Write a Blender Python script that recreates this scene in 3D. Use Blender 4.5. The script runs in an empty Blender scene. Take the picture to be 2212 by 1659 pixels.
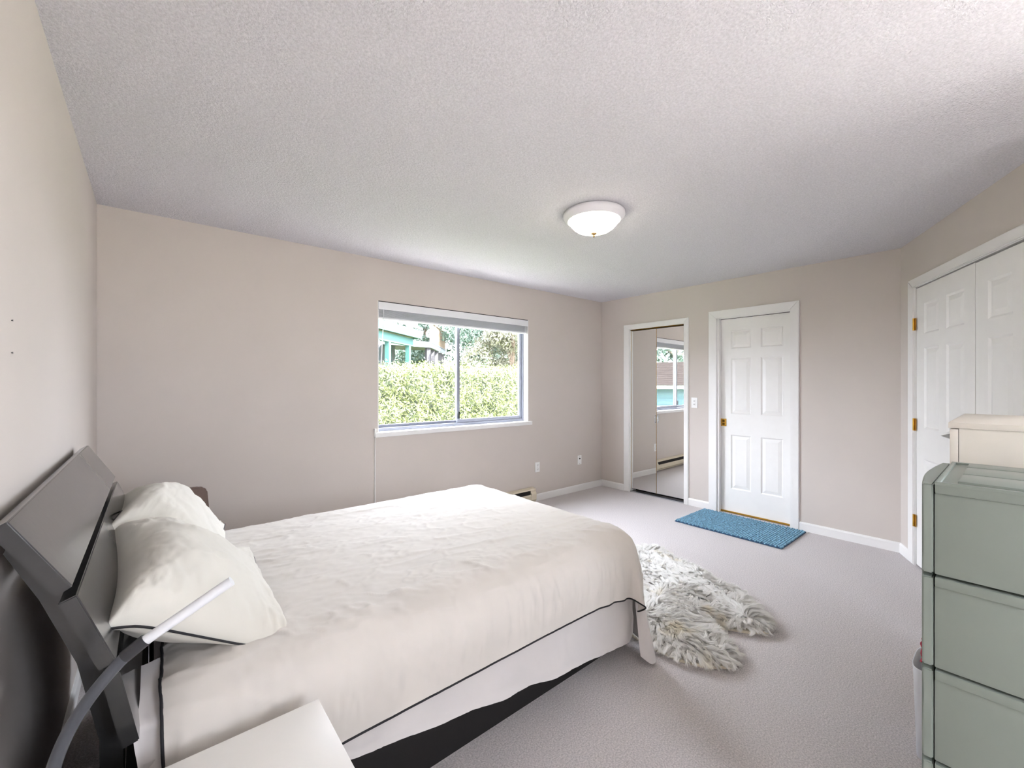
import bpy, bmesh, math, random
import numpy as np
from mathutils import Vector, Matrix

random.seed(7); rng = np.random.default_rng(7)
S = bpy.context.scene; COL = S.collection
PI = math.pi

# ------------------------------------------------------------------ camera
FPX = 923.5; YAW = math.radians(49.9); EYE = 1.351
cam_d = bpy.data.cameras.new('camera'); cam = bpy.data.objects.new('camera', cam_d); COL.objects.link(cam)
cam.location = (0, 0, EYE); cam.rotation_euler = (PI/2, 0, YAW - PI/2)
cam_d.sensor_fit = 'HORIZONTAL'; cam_d.sensor_width = 36; cam_d.lens = FPX/2212*36
cam_d.clip_start = .02; cam_d.clip_end = 200
S.camera = cam

# ------------------------------------------------------------------ light and exposure
S.view_settings.view_transform = 'Standard'; S.view_settings.look = 'None'
S.view_settings.gamma = 1; S.view_settings.use_curve_mapping = False
S.view_settings.exposure = 1.82
W = bpy.data.worlds.new('sky'); S.world = W; W.use_nodes = True
bg = W.node_tree.nodes['Background']; bg.inputs[0].default_value = (.86, .88, 1.0, 1); bg.inputs[1].default_value = 10.5
def light(name, kind, loc, rot, energy, color=(1,1,1), **kw):
    d = bpy.data.lights.new(name, kind); o = bpy.data.objects.new(name, d); COL.objects.link(o)
    o.location = loc; o.rotation_euler = rot; d.energy = energy; d.color = color
    for k, v in kw.items(): setattr(d, k, v)
    return o
sun = light('sun', 'SUN', (0,0,10), (0,0,0), 20.0, (1, .96, .9), angle=math.radians(1.0))
sun.rotation_euler = Vector((-.30, .62, -.80)).to_track_quat('-Z', 'Y').to_euler()
for nm, loc, rz, sx, sy in [('sky_portal_window', (2.385, 3.75, 1.5), 0, 1.72, 1.1), ('sky_portal_rear', (2.69, -1.15, 1.5), -PI/2, 1.2, 1.1), ('sky_portal_back', (1.0, -2.03, 1.5), PI, .7, 1.0)]:
    p = light(nm, 'AREA', loc, (-PI/2, 0, rz), 1.0, shape='RECTANGLE', size=sx, size_y=sy); p.data.cycles.is_portal = True

# ------------------------------------------------------------------ helpers
def srgb(r, g, b):
    f = lambda c: (c/255/12.92 if c/255 <= .04045 else ((c/255+.055)/1.055)**2.4)
    return (f(r), f(g), f(b), 1)
MATS = {}
def mat(name, col, rough=.5, metal=0., var=.06, scale=15., bump=0., bscale=120., sheen=0., coat=0., emit=None, spec=None, bdist=.002, detail=3):
    if name in MATS: return MATS[name]
    m = bpy.data.materials.new(name); m.use_nodes = True; nt = m.node_tree; N = nt.nodes; L = nt.links
    b = N['Principled BSDF']; tc = N.new('ShaderNodeTexCoord')
    n = N.new('ShaderNodeTexNoise'); n.inputs['Scale'].default_value = scale; n.inputs['Detail'].default_value = detail
    L.new(tc.outputs['Object'], n.inputs['Vector'])
    r = N.new('ShaderNodeValToRGB'); L.new(n.outputs['Fac'], r.inputs['Fac'])
    r.color_ramp.elements[0].position = .3; r.color_ramp.elements[1].position = .7
    r.color_ramp.elements[0].color = tuple(c*(1-var) for c in col[:3]) + (1,)
    r.color_ramp.elements[1].color = tuple(min(1, c*(1+var)) for c in col[:3]) + (1,)
    L.new(r.outputs['Color'], b.inputs['Base Color'])
    b.inputs['Roughness'].default_value = rough; b.inputs['Metallic'].default_value = metal
    if spec is not None: b.inputs['Specular IOR Level'].default_value = spec
    if sheen: b.inputs['Sheen Weight'].default_value = sheen
    if coat: b.inputs['Coat Weight'].default_value = coat; b.inputs['Coat Roughness'].default_value = .15
    if bump:
        n2 = N.new('ShaderNodeTexNoise'); n2.inputs['Scale'].default_value = bscale; n2.inputs['Detail'].default_value = 2
        L.new(tc.outputs['Object'], n2.inputs['Vector'])
        bp = N.new('ShaderNodeBump'); bp.inputs['Strength'].default_value = bump; bp.inputs['Distance'].default_value = bdist
        L.new(n2.outputs['Fac'], bp.inputs['Height']); L.new(bp.outputs['Normal'], b.inputs['Normal'])
    if emit:
        L.new(r.outputs['Color'], b.inputs['Emission Color']); b.inputs['Emission Strength'].default_value = emit
    MATS[name] = m; return m

def glass_mat():
    m = bpy.data.materials.new('window_glass'); m.use_nodes = True; nt = m.node_tree; N = nt.nodes; L = nt.links
    N.remove(N['Principled BSDF']); out = N['Material Output']
    t = N.new('ShaderNodeBsdfTransparent'); t.inputs[0].default_value = (.96, .985, .98, 1)
    g = N.new('ShaderNodeBsdfGlossy'); g.inputs['Roughness'].default_value = .02
    f = N.new('ShaderNodeLayerWeight'); f.inputs[0].default_value = .5
    pw = N.new('ShaderNodeMath'); pw.operation = 'POWER'; pw.inputs[1].default_value = 5; L.new(f.outputs['Facing'], pw.inputs[0])
    mu = N.new('ShaderNodeMath'); mu.operation = 'MULTIPLY_ADD'; mu.inputs[1].default_value = .6; mu.inputs[2].default_value = .03; L.new(pw.outputs[0], mu.inputs[0])
    mx = N.new('ShaderNodeMixShader'); L.new(mu.outputs[0], mx.inputs[0]); L.new(t.outputs[0], mx.inputs[1]); L.new(g.outputs[0], mx.inputs[2])
    L.new(mx.outputs[0], out.inputs[0]); return m

def voronoi_relief(m, scale, strength, dist):           # popcorn and pile relief on top of a material
    nt = m.node_tree; N = nt.nodes; L = nt.links; b = N['Principled BSDF']; tc = [n for n in N if n.type == 'TEX_COORD'][0]
    v = N.new('ShaderNodeTexNoise'); v.inputs['Scale'].default_value = scale; v.inputs['Detail'].default_value = 4; v.inputs['Roughness'].default_value = .7
    L.new(tc.outputs['Object'], v.inputs['Vector'])
    bp = N.new('ShaderNodeBump'); bp.inputs['Strength'].default_value = strength; bp.inputs['Distance'].default_value = dist
    L.new(v.outputs['Fac'], bp.inputs['Height']); L.new(bp.outputs['Normal'], b.inputs['Normal'])

M_wall = mat('taupe_wall_paint', srgb(209, 200, 193), .85, var=.012, scale=3, bump=.15, bscale=180)
M_ceil = mat('popcorn_ceiling', srgb(240, 237, 242), .95, var=.09, scale=120, detail=5); voronoi_relief(M_ceil, 85, 1.0, .016)
M_carpet = mat('beige_carpet', srgb(232, 223, 222), 1, var=.26, scale=170, sheen=.2, detail=6); voronoi_relief(M_carpet, 190, 1.0, .010)
M_trim = mat('white_trim_paint', srgb(238, 236, 234), .38, var=.01)
M_door = mat('white_door_paint', srgb(240, 238, 235), .42, var=.01)
M_brass = mat('brass', srgb(205, 160, 70), .28, 1.0, var=.12, scale=40)
M_dark = mat('dark_gap', srgb(24, 20, 18), .8)
M_alu = mat('aluminium_frame', srgb(150, 153, 164), .45, .3, var=.03)
M_vinyl = mat('white_vinyl', srgb(236, 237, 240), .4, var=.01)
M_mirror = mat('mirror_silver', (.86, .87, .86, 1), .015, 1.0, var=.003)
M_chrome = mat('chrome', srgb(215, 217, 220), .15, 1.0, var=.02)
M_glass = glass_mat()
M_black_wood = mat('black_brown_wood', srgb(30, 30, 31), .36, var=.14, scale=30, bump=.05, bscale=60, coat=1.0)
M_base = mat('bed_base_and_shade_black', srgb(19, 15, 14), .7)  # near-black base colour that also stands in for shade under the bed
M_linen = mat('white_cotton', srgb(213, 207, 200), .85, var=.015, scale=6, bump=.08, bscale=900, sheen=.15)
M_pillow = mat('white_pillowcase', srgb(215, 211, 201), .82, var=.015, scale=6, bump=.08, bscale=900, sheen=.15)
M_sheet = mat('white_under_sheet', srgb(214, 209, 207), .88, var=.015, scale=6, sheen=.1)
M_piping = mat('black_piping', srgb(28, 26, 30), .7)
M_white_lac = mat('white_lacquer', srgb(226, 222, 216), .35, var=.006)
M_chest = mat('cream_white_foil', srgb(226, 219, 207), .45, var=.01)
M_green = mat('sage_green_plastic', srgb(139, 148, 140), .36, var=.04, scale=4, bump=.04, bscale=300)
M_enamel = mat('white_enamel', srgb(236, 233, 236), .3, var=.01)
M_bowl = mat('lit_frosted_glass', (1.0, .90, .72, 1), .4, var=.03, scale=9, emit=4.5)
M_plate = mat('white_plastic_plate', srgb(243, 242, 240), .35, var=.005)
M_slat = mat('white_blind_slat', srgb(236, 237, 242), .45, var=.01)
M_slot = mat('socket_slot', srgb(70, 66, 62), .6)
M_heater = mat('cream_heater_enamel', srgb(226, 215, 192), .4, var=.03)
M_heat_in = mat('heater_element', srgb(38, 33, 30), .6, .3)
M_mat = mat('teal_blue_chenille', srgb(112, 158, 182), .95, var=.45, scale=60, sheen=.3)
M_mat_edge = mat('dark_blue_binding', srgb(45, 74, 102), .9, var=.15, scale=80)
M_pelt = mat('sheepskin_pelt', srgb(232, 222, 202), .95)
M_fur = mat('cream_sheep_wool', (.97, .955, .92, 1), .9, var=.03, scale=7, spec=.1)
def translucent(m, fac):
    nt = m.node_tree; N = nt.nodes; L = nt.links; b = N['Principled BSDF']; t = N.new('ShaderNodeBsdfTranslucent'); mx = N.new('ShaderNodeMixShader'); mx.inputs[0].default_value = fac
    L.new(b.inputs['Base Color'].links[0].from_socket, t.inputs[0]); L.new(b.outputs[0], mx.inputs[1]); L.new(t.outputs[0], mx.inputs[2]); L.new(mx.outputs[0], N['Material Output'].inputs[0])
translucent(M_fur, .3); translucent(M_slat, .15)
_r = [n for n in M_fur.node_tree.nodes if n.type == 'VALTORGB'][0].color_ramp; _r.elements[0].position = .27; _r.elements[0].color = (.94, .87, .73, 1); _r.elements[1].position = .42; _r.elements[1].color = (.97, .95, .92, 1)
M_brownchair = mat('brown_chair_fabric', srgb(120, 101, 92), .8, var=.06, bump=.1, bscale=500)
M_tube = mat('grey_gooseneck', srgb(82, 84, 90), .38, .35, var=.05)
M_rod = mat('pale_lamp_head', srgb(222, 223, 226), .28, .2, var=.01)
M_black = mat('black_plastic', srgb(40, 40, 44), .45)
M_bin = mat('white_bin_plastic', srgb(236, 238, 244), .3, var=.01)
M_red = mat('red_ribbon', srgb(190, 62, 84), .6, var=.15, scale=60)

def tag(o, label=None, cat=None, group=None, kind=None):
    if label: o['label'] = label
    if cat: o['category'] = cat
    if group: o['group'] = group
    if kind: o['kind'] = kind
    return o
def empty(name, loc=(0,0,0), rz=0):
    o = bpy.data.objects.new(name, None); o.empty_display_size = .1; COL.objects.link(o); o.location = loc; o.rotation_euler = (0,0,rz); return o
def finish(name, bm, m, parent=None, smooth=False, auto=None):
    me = bpy.data.meshes.new(name); bm.normal_update(); bm.to_mesh(me); bm.free()
    if m: me.materials.append(m)
    if smooth:
        me.polygons.foreach_set('use_smooth', [True]*len(me.polygons))
        if auto: me.set_sharp_from_angle(angle=math.radians(auto))
    o = bpy.data.objects.new(name, me); COL.objects.link(o)
    if parent: o.parent = parent
    return o
def bx(bm, x0, x1, y0, y1, z0, z1, bev=0, seg=2, M=None):
    t = bmesh.new(); r = bmesh.ops.create_cube(t, size=1)
    for v in t.verts: v.co = Vector(((x0+x1)/2+v.co.x*(x1-x0), (y0+y1)/2+v.co.y*(y1-y0), (z0+z1)/2+v.co.z*(z1-z0)))
    if bev: bmesh.ops.bevel(t, geom=list(t.edges), offset=bev, segments=seg, profile=.6, affect='EDGES')
    if M is not None: bmesh.ops.transform(t, matrix=M, verts=t.verts)
    join(bm, t)
def join(bm, t):
    mp = {v: bm.verts.new(v.co) for v in t.verts}
    for f in t.faces:
        try: bm.faces.new([mp[v] for v in f.verts])
        except ValueError: pass
    t.free()
def box(name, x0, x1, y0, y1, z0, z1, m, parent=None, bev=0, seg=2):
    bm = bmesh.new(); bx(bm, x0, x1, y0, y1, z0, z1, bev, seg); return finish(name, bm, m, parent, smooth=bev > 0, auto=40)
def tube_bm(bm, pts, rad, n=10, cap=True):
    pts = [Vector(p) for p in pts]; rads = rad if hasattr(rad, '__len__') else [rad]*len(pts); rings = []; prev = None
    for i, p in enumerate(pts):
        t = (pts[min(i+1, len(pts)-1)] - pts[max(i-1, 0)]).normalized()
        if prev is None: a = t.orthogonal().normalized()
        else: a = (prev - t*prev.dot(t)).normalized()
        prev = a; b = t.cross(a)
        rings.append([bm.verts.new(p + (a*math.cos(k*2*PI/n) + b*math.sin(k*2*PI/n))*rads[i]) for k in range(n)])
    for r0, r1 in zip(rings, rings[1:]):
        for k in range(n): bm.faces.new((r0[k], r0[(k+1) % n], r1[(k+1) % n], r1[k]))
    if cap:
        bm.faces.new(rings[0][::-1]); bm.faces.new(rings[-1])
def tube(name, pts, rad, m, parent=None, n=10):
    bm = bmesh.new(); tube_bm(bm, pts, rad, n); return finish(name, bm, m, parent, smooth=True, auto=60)
def lathe(name, prof, m, parent=None, n=64, loc=(0,0,0)):
    bm = bmesh.new(); rings = []
    for r, z in prof:
        rings.append([bm.verts.new((loc[0]+r*math.cos(k*2*PI/n), loc[1]+r*math.sin(k*2*PI/n), loc[2]+z)) for k in range(n)] if r > 1e-6 else [bm.verts.new((loc[0], loc[1], loc[2]+z))])
    for a, b in zip(rings, rings[1:]):
        for k in range(n):
            q = [a[k % len(a)], a[(k+1) % len(a)], b[(k+1) % len(b)], b[k % len(b)]]
            q = list(dict.fromkeys(q))
            if len(q) > 2: bm.faces.new(q)
    bmesh.ops.recalc_face_normals(bm, faces=bm.faces)
    return finish(name, bm, m, parent, smooth=True, auto=50)
def prism(bm, poly, y0, y1, axis='y'):                    # poly of (x, z) pushed along y (or (x, y) pushed along z)
    f = (lambda p, t: (p[0], t, p[1])) if axis == 'y' else ((lambda p, t: (p[0], p[1], t)) if axis == 'z' else (lambda p, t: (t, p[0], p[1])))
    a = [bm.verts.new(f(p, y0)) for p in poly]; b = [bm.verts.new(f(p, y1)) for p in poly]; n = len(poly)
    bm.faces.new(a); bm.faces.new(b[::-1])
    for k in range(n): bm.faces.new((a[k], b[k], b[(k+1) % n], a[(k+1) % n]))
    bmesh.ops.recalc_face_normals(bm, faces=bm.faces)
def mesh_np(name, V, Fq, m, parent=None, smooth=True):
    me = bpy.data.meshes.new(name); V = np.asarray(V, np.float32); Fq = np.asarray(Fq, np.int32); k = Fq.shape[1]
    me.vertices.add(len(V)); me.vertices.foreach_set('co', V.ravel()); me.loops.add(Fq.size); me.loops.foreach_set('vertex_index', Fq.ravel())
    me.polygons.add(len(Fq)); me.polygons.foreach_set('loop_start', np.arange(0, Fq.size, k, dtype=np.int32)); me.polygons.foreach_set('loop_total', np.full(len(Fq), k, np.int32))
    me.update(calc_edges=True); me.validate()
    if smooth: me.polygons.foreach_set('use_smooth', [True]*len(me.polygons))
    if m: me.materials.append(m)
    o = bpy.data.objects.new(name, me); COL.objects.link(o)
    if parent: o.parent = parent
    return o
def grid_faces(nx, ny):
    i = np.arange(nx-1)[:, None]; j = np.arange(ny-1)[None, :]; a = (i*ny+j).ravel()
    return np.stack([a, a+ny, a+ny+1, a+1], 1)
_perm = rng.random((64, 64, 16))
def vnoise(x, y, z=0.0):                                   # smooth value noise in numpy, 0..1
    x = np.asarray(x, float); y = np.asarray(y, float); z = np.zeros_like(x)+z
    xi = np.floor(x).astype(int); yi = np.floor(y).astype(int); zi = np.floor(z).astype(int); u = x-xi; v = y-yi; w = z-zi
    u = u*u*(3-2*u); v = v*v*(3-2*v); w = w*w*(3-2*w); r = 0
    for a in (0, 1):
        for b in (0, 1):
            for c in (0, 1):
                r = r + _perm[(xi+a) % 64, (yi+b) % 64, (zi+c) % 16]*(u if a else 1-u)*(v if b else 1-v)*(w if c else 1-w)
    return r
def fbm(x, y, z=0., o=4):
    s = 0; a = .5
    for k in range(o): s = s + a*vnoise(x*2**k+17*k, y*2**k+31*k, z); a *= .5
    return s
def normals_grid(P):
    du = np.gradient(P, axis=0); dv = np.gradient(P, axis=1); n = np.cross(du, dv); return n/np.maximum(np.linalg.norm(n, axis=2, keepdims=True), 1e-9)
def upsample(P, k=2):
    for ax in (0, 1):
        n = P.shape[ax]; t = np.linspace(0, n-1, (n-1)*k+1); i = np.clip(np.floor(t).astype(int), 0, n-2); f = t-i
        g = lambda q: np.take(P, np.clip(q, 0, n-1), axis=ax)
        sh = [1, 1, 1]; sh[ax] = -1; f = f.reshape(sh); p0, p1, p2, p3 = g(i-1), g(i), g(i+1), g(i+2)
        P = .5*(2*p1 + (p2-p0)*f + (2*p0-5*p1+4*p2-p3)*f**2 + (3*p1-p0-3*p2+p3)*f**3)
    return P

# ------------------------------------------------------------------ room shell
XL, XR, YW, Y4, H = -.255, 4.589, 3.596, .613, 2.44
AD = Vector((-.9015, -.4328, 0)).normalized(); ALEN = 2.2
AE = Vector((XR, Y4, 0)) + AD*ALEN
YR = -1.95; TH = .16
def wall(name, p0, p1, th, openings, m, label):
    """inner face from p0 to p1 (room on the left of p0->p1), thickness th outwards, rectangular openings (s0, s1, z0, z1)"""
    p0 = Vector((p0[0], p0[1], 0)); p1 = Vector((p1[0], p1[1], 0)); d = (p1-p0).normalized(); L = (p1-p0).length; n = Vector((d.y, -d.x, 0))
    ss = sorted({0, L, *[v for o in openings for v in o[:2]]}); zs = sorted({0, H, *[v for o in openings for v in o[2:]]})
    solid = lambda i, j: 0 <= i < len(ss)-1 and 0 <= j < len(zs)-1 and not any(o[0]-1e-6 <= ss[i] < o[1]-1e-6 and o[2]-1e-6 <= zs[j] < o[3]-1e-6 for o in openings)
    bm = bmesh.new(); P = lambda s, z, t: p0 + d*s + n*t + Vector((0, 0, z)); vc = {}
    def V(s, z, t):
        k = (round(s, 5), round(z, 5), t)
        if k not in vc: vc[k] = bm.verts.new(P(s, z, t))
        return vc[k]
    for i in range(len(ss)-1):
        for j in range(len(zs)-1):
            if not solid(i, j): continue
            a, b, c, e = ss[i], ss[i+1], zs[j], zs[j+1]
            for t in (0, th): bm.faces.new((V(a,c,t), V(b,c,t), V(b,e,t), V(a,e,t)))
            for (q, w, f) in (((i-1, j), None, (a,c,a,e)), ((i+1, j), None, (b,c,b,e)), ((i, j-1), None, (a,c,b,c)), ((i, j+1), None, (a,e,b,e))):
                if not solid(*q): bm.faces.new((V(f[0],f[1],0), V(f[2],f[3],0), V(f[2],f[3],th), V(f[0],f[1],th)))
    bmesh.ops.recalc_face_normals(bm, faces=bm.faces)
    o = finish(name, bm, m); tag(o, label, 'wall', kind='structure'); return o
WX0, WX1, WZ0, WZ1 = 1.502, 3.272, .925, 2.078
CY0, CY1, CZ1 = 2.436, 3.156, 2.035          # closet opening along y
DY0, DY1, DZ1 = 1.386, 2.068, 2.045          # pocket door opening
AS0, AS1, AZ1 = .262, 1.79, 2.07             # double door on the angled wall
wall('wall_back', (XR, YW), (XL, YW), TH, [(XR-WX1, XR-WX0, WZ0, WZ1)], M_wall, 'taupe wall holding the sliding window')
wall('wall_right', (XR, Y4), (XR, YW), TH, [(DY0-Y4, DY1-Y4, 0, DZ1), (CY0-Y4, CY1-Y4, 0, CZ1)], M_wall, 'taupe wall holding mirrored closet and pocket door')
wall('wall_angled', AE[:2], (XR, Y4), TH, [(ALEN-AS1, ALEN-AS0, 0, AZ1)], M_wall, 'angled taupe wall holding the white double doors')
wall('wall_left', (XL, YW), (XL, YR), TH, [], M_wall, 'pale wall behind the black headboard')
wall('wall_side', (AE.x, YR), AE[:2], TH, [(.2, 1.4, .95, 2.05)], M_wall, 'short taupe wall with an added fill window behind the cream chest')
wall('wall_rear', (XL, YR), (AE.x, YR), TH, [(.65-XL, 1.35-XL, 1.0, 2.0)], M_wall, 'taupe rear wall with an added fill window behind the viewpoint')
tag(box('floor', XL-.16, XR+1.0, YR-.16, YW+.16, -.12, 0, M_carpet), 'pale beige cut pile carpet over the whole floor', 'floor', kind='structure')
tag(box('ceiling', XL-.16, XR+1.0, YR-.16, YW+.16, H, H+.12, M_ceil), 'white popcorn textured ceiling', 'ceiling', kind='structure')

def along(p, d): return Matrix(((d.x, -d.y, 0, p.x), (d.y, d.x, 0, p.y), (0, 0, 1, 0), (0, 0, 0, 1)))
def baseboard(name, p0, p1, spans, label):
    """spans along p0->p1; board sits on the left (room) side"""
    p0 = Vector((*p0, 0)); d = (Vector((*p1, 0))-p0).normalized(); root = empty(name); tag(root, label, 'baseboard', kind='structure')
    for a, b in spans:
        bm = bmesh.new(); prism(bm, [(0, 0), (.012, 0), (.012, .066), (.006, .078), (0, .08)], a, b, 'x'); bmesh.ops.transform(bm, matrix=along(p0, d), verts=bm.verts)
        finish('board', bm, M_trim, root)
baseboard('baseboard_back', (XR, YW), (XL, YW), [(0, XR-3.335), (XR-1.45, XR-XL)], 'white baseboard under the window wall')
baseboard('baseboard_right', (XR, Y4), (XR, YW), [(0, DY0-.072-Y4), (DY1+.087-Y4, CY0-.055-Y4), (CY1+.082-Y4, YW-Y4-.012)], 'white baseboard beside the pocket door')
baseboard('baseboard_angled', AE[:2], (XR, Y4), [(ALEN-.17, ALEN-.005)], 'short white baseboard stub beside the double doors')
baseboard('baseboard_left', (XL, YW), (XL, YR), [(.012, YW-YR)], 'white baseboard along the wall behind the bed')

# ------------------------------------------------------------------ window and blind
win = empty('window_1', ((WX0+WX1)/2, YW, WZ0)); tag(win, 'two pane sliding window with pale aluminium frame and white sill', 'window', kind='structure')
def wpart(name, boxes, m, bev=.002, parent=win):
    bm = bmesh.new()
    for b in boxes: bx(bm, *b, bev=bev)
    o = finish(name, bm, m, None, True, 40); o.parent = parent; o.matrix_parent_inverse = Matrix.Translation(-Vector(parent.location)) if not parent.parent else (parent.matrix_parent_inverse); return o
FY = YW+.075
wpart('frame', [(WX0, WX0+.03, FY, FY+.07, WZ0, WZ1), (WX1-.03, WX1, FY, FY+.07, WZ0, WZ1), (WX0+.03, WX1-.03, FY, FY+.07, WZ0, WZ0+.032), (WX0+.03, WX1-.03, FY, FY+.07, WZ1-.03, WZ1)], M_alu)
def sash(x0, x1, y, w, m=M_alu):
    s = wpart('sash', [(x0, x0+w, y, y+.024, WZ0+.032, WZ1-.03), (x1-w, x1, y, y+.024, WZ0+.032, WZ1-.03), (x0+w, x1-w, y, y+.024, WZ0+.032, WZ0+.032+w), (x0+w, x1-w, y, y+.024, WZ1-.03-w, WZ1-.03)], m)
    bm = bmesh.new(); bx(bm, x0+w*.8, x1-w*.8, y+.010, y+.014, WZ0+.032+w*.8, WZ1-.03-w*.8); p = finish('pane', bm, M_glass, s); p.matrix_parent_inverse = Matrix.Identity(4); return s
XM = 2.395
sash(WX0+.03, XM+.012, FY+.042, .026); rs = sash(XM-.025, WX1-.03, FY+.012, .034)
wpart('latch', [(XM-.021, XM-.003, FY-.008, FY+.012, 1.0, 1.07)], M_black)
wpart('sill', [(WX0-.033, WX1+.033, YW-.032, YW, WZ0-.036, WZ0+.004), (WX0, WX1, YW-.001, FY, WZ0-.02, WZ0+.004)], M_trim, .004)
wpart('jamb', [(WX1-.008, WX1+.0005, YW+.001, FY, WZ0+.004, WZ1), (WX0-.0005, WX0+.008, YW+.001, FY, WZ0+.004, WZ1)], M_trim, 0)

bl = empty('window_blind', (2.385, YW+.03, WZ1)); tag(bl, 'raised white horizontal blind gathered at the top of the window', 'blind')
def bpart(name, bm, m, smooth=True):
    o = finish(name, bm, m, bl, smooth, 40); o.matrix_parent_inverse = Matrix.Translation(-bl.location); return o
bm = bmesh.new(); bx(bm, WX0+.004, WX1-.006, YW-.006, YW+.012, 2.004, 2.070, bev=.003); bpart('valance', bm, M_vinyl)
bm = bmesh.new(); bx(bm, WX0+.010, WX1-.014, YW+.014, YW+.062, 2.024, 2.066, bev=.002); bpart('head_rail', bm, M_vinyl)
bm = bmesh.new(); bx(bm, WX0+.006, WX1-.008, YW, YW+.06, 2.0705, 2.0775); bpart('shadow_gap', bm, M_dark)
for k in range(13):
    bm = bmesh.new(); z = 1.943+k*.0056; dx = rng.uniform(-.002, .002)
    prism(bm, [(YW+.012, z), (YW+.037, z+.0030), (YW+.062, z), (YW+.062, z+.0024), (YW+.037, z+.0052), (YW+.012, z+.0024)], WX0+.012+dx, WX1-.022+dx, 'x'); bpart('slat', bm, M_slat, False)
bm = bmesh.new(); bx(bm, WX0+.011, WX1-.020, YW+.012, YW+.062, 1.924, 1.940, bev=.004); bpart('bottom_rail', bm, M_vinyl)
bm = bmesh.new(); tube_bm(bm, [(WX0+.055, YW+.006, 2.005), (WX0+.052, YW+.008, 1.85), (WX0+.035, YW+.012, 1.52)], .0032, 6); bpart('wand', bm, M_vinyl)
for dx, z in ((0, 1.22), (-.010, 1.06)):
    bm = bmesh.new(); tube_bm(bm, [(WX1-.030+dx, YW+.012, 2.0), (WX1-.030+dx, YW+.014, 1.6), (WX1-.032+dx, YW+.014, z)], .0017, 6); c = bpart('pull_cord', bm, M_vinyl)
    bm = bmesh.new(); tube_bm(bm, [(WX1-.032+dx, YW+.014, z+.03), (WX1-.032+dx, YW+.014, z+.015), (WX1-.032+dx, YW+.014, z)], [.003, .008, .006], 8); t = finish('tassel', bm, M_vinyl, c, True)
# thin cable dropping from the sill corner
cb = empty('wall_cable', (1.474, YW-.006, 0)); tag(cb, 'thin white cable running down wall from the sill corner', 'cable')
bm = bmesh.new(); tube_bm(bm, [(0, 0, .90), (.001, 0, .6), (0, 0, .3), (.001, 0, .02)], .0045, 6); finish('cord', bm, M_plate, cb, True)
bm = bmesh.new(); bx(bm, -.010, .008, -.020, .005, .895, .965, bev=.003); finish('clip', bm, M_plate, cb, True, 40)

# unseen windows behind the camera, added and sized for fill daylight
def plain_window(name, loc, rz, w, h, label):
    w2 = empty(name, loc, rz); tag(w2, label, 'window', kind='structure'); bm = bmesh.new()
    for b in [(-w, .05-w, -.10, -.05, 0, h), (w-.05, w, -.10, -.05, 0, h), (.05-w, w-.05, -.10, -.05, 0, .05), (.05-w, w-.05, -.10, -.05, h-.05, h), (-.02, .02, -.10, -.05, .05, h-.05)]: bx(bm, *b, bev=.003)
    finish('frame', bm, M_vinyl, w2, True, 40)
    for x0, x1 in ((.05-w, -.02), (.02, w-.05)):
        bm = bmesh.new(); bx(bm, x0, x1, -.077, -.073, .05, h-.05); finish('pane', bm, M_glass, w2)
plain_window('window_2', (AE.x, YR+.8, .95), PI/2, .6, 1.1, 'white framed unseen side window added for fill daylight')
plain_window('window_3', (1.0, YR, 1.0), 0, .35, 1.0, 'white framed unseen rear window added for fill daylight')

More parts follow.
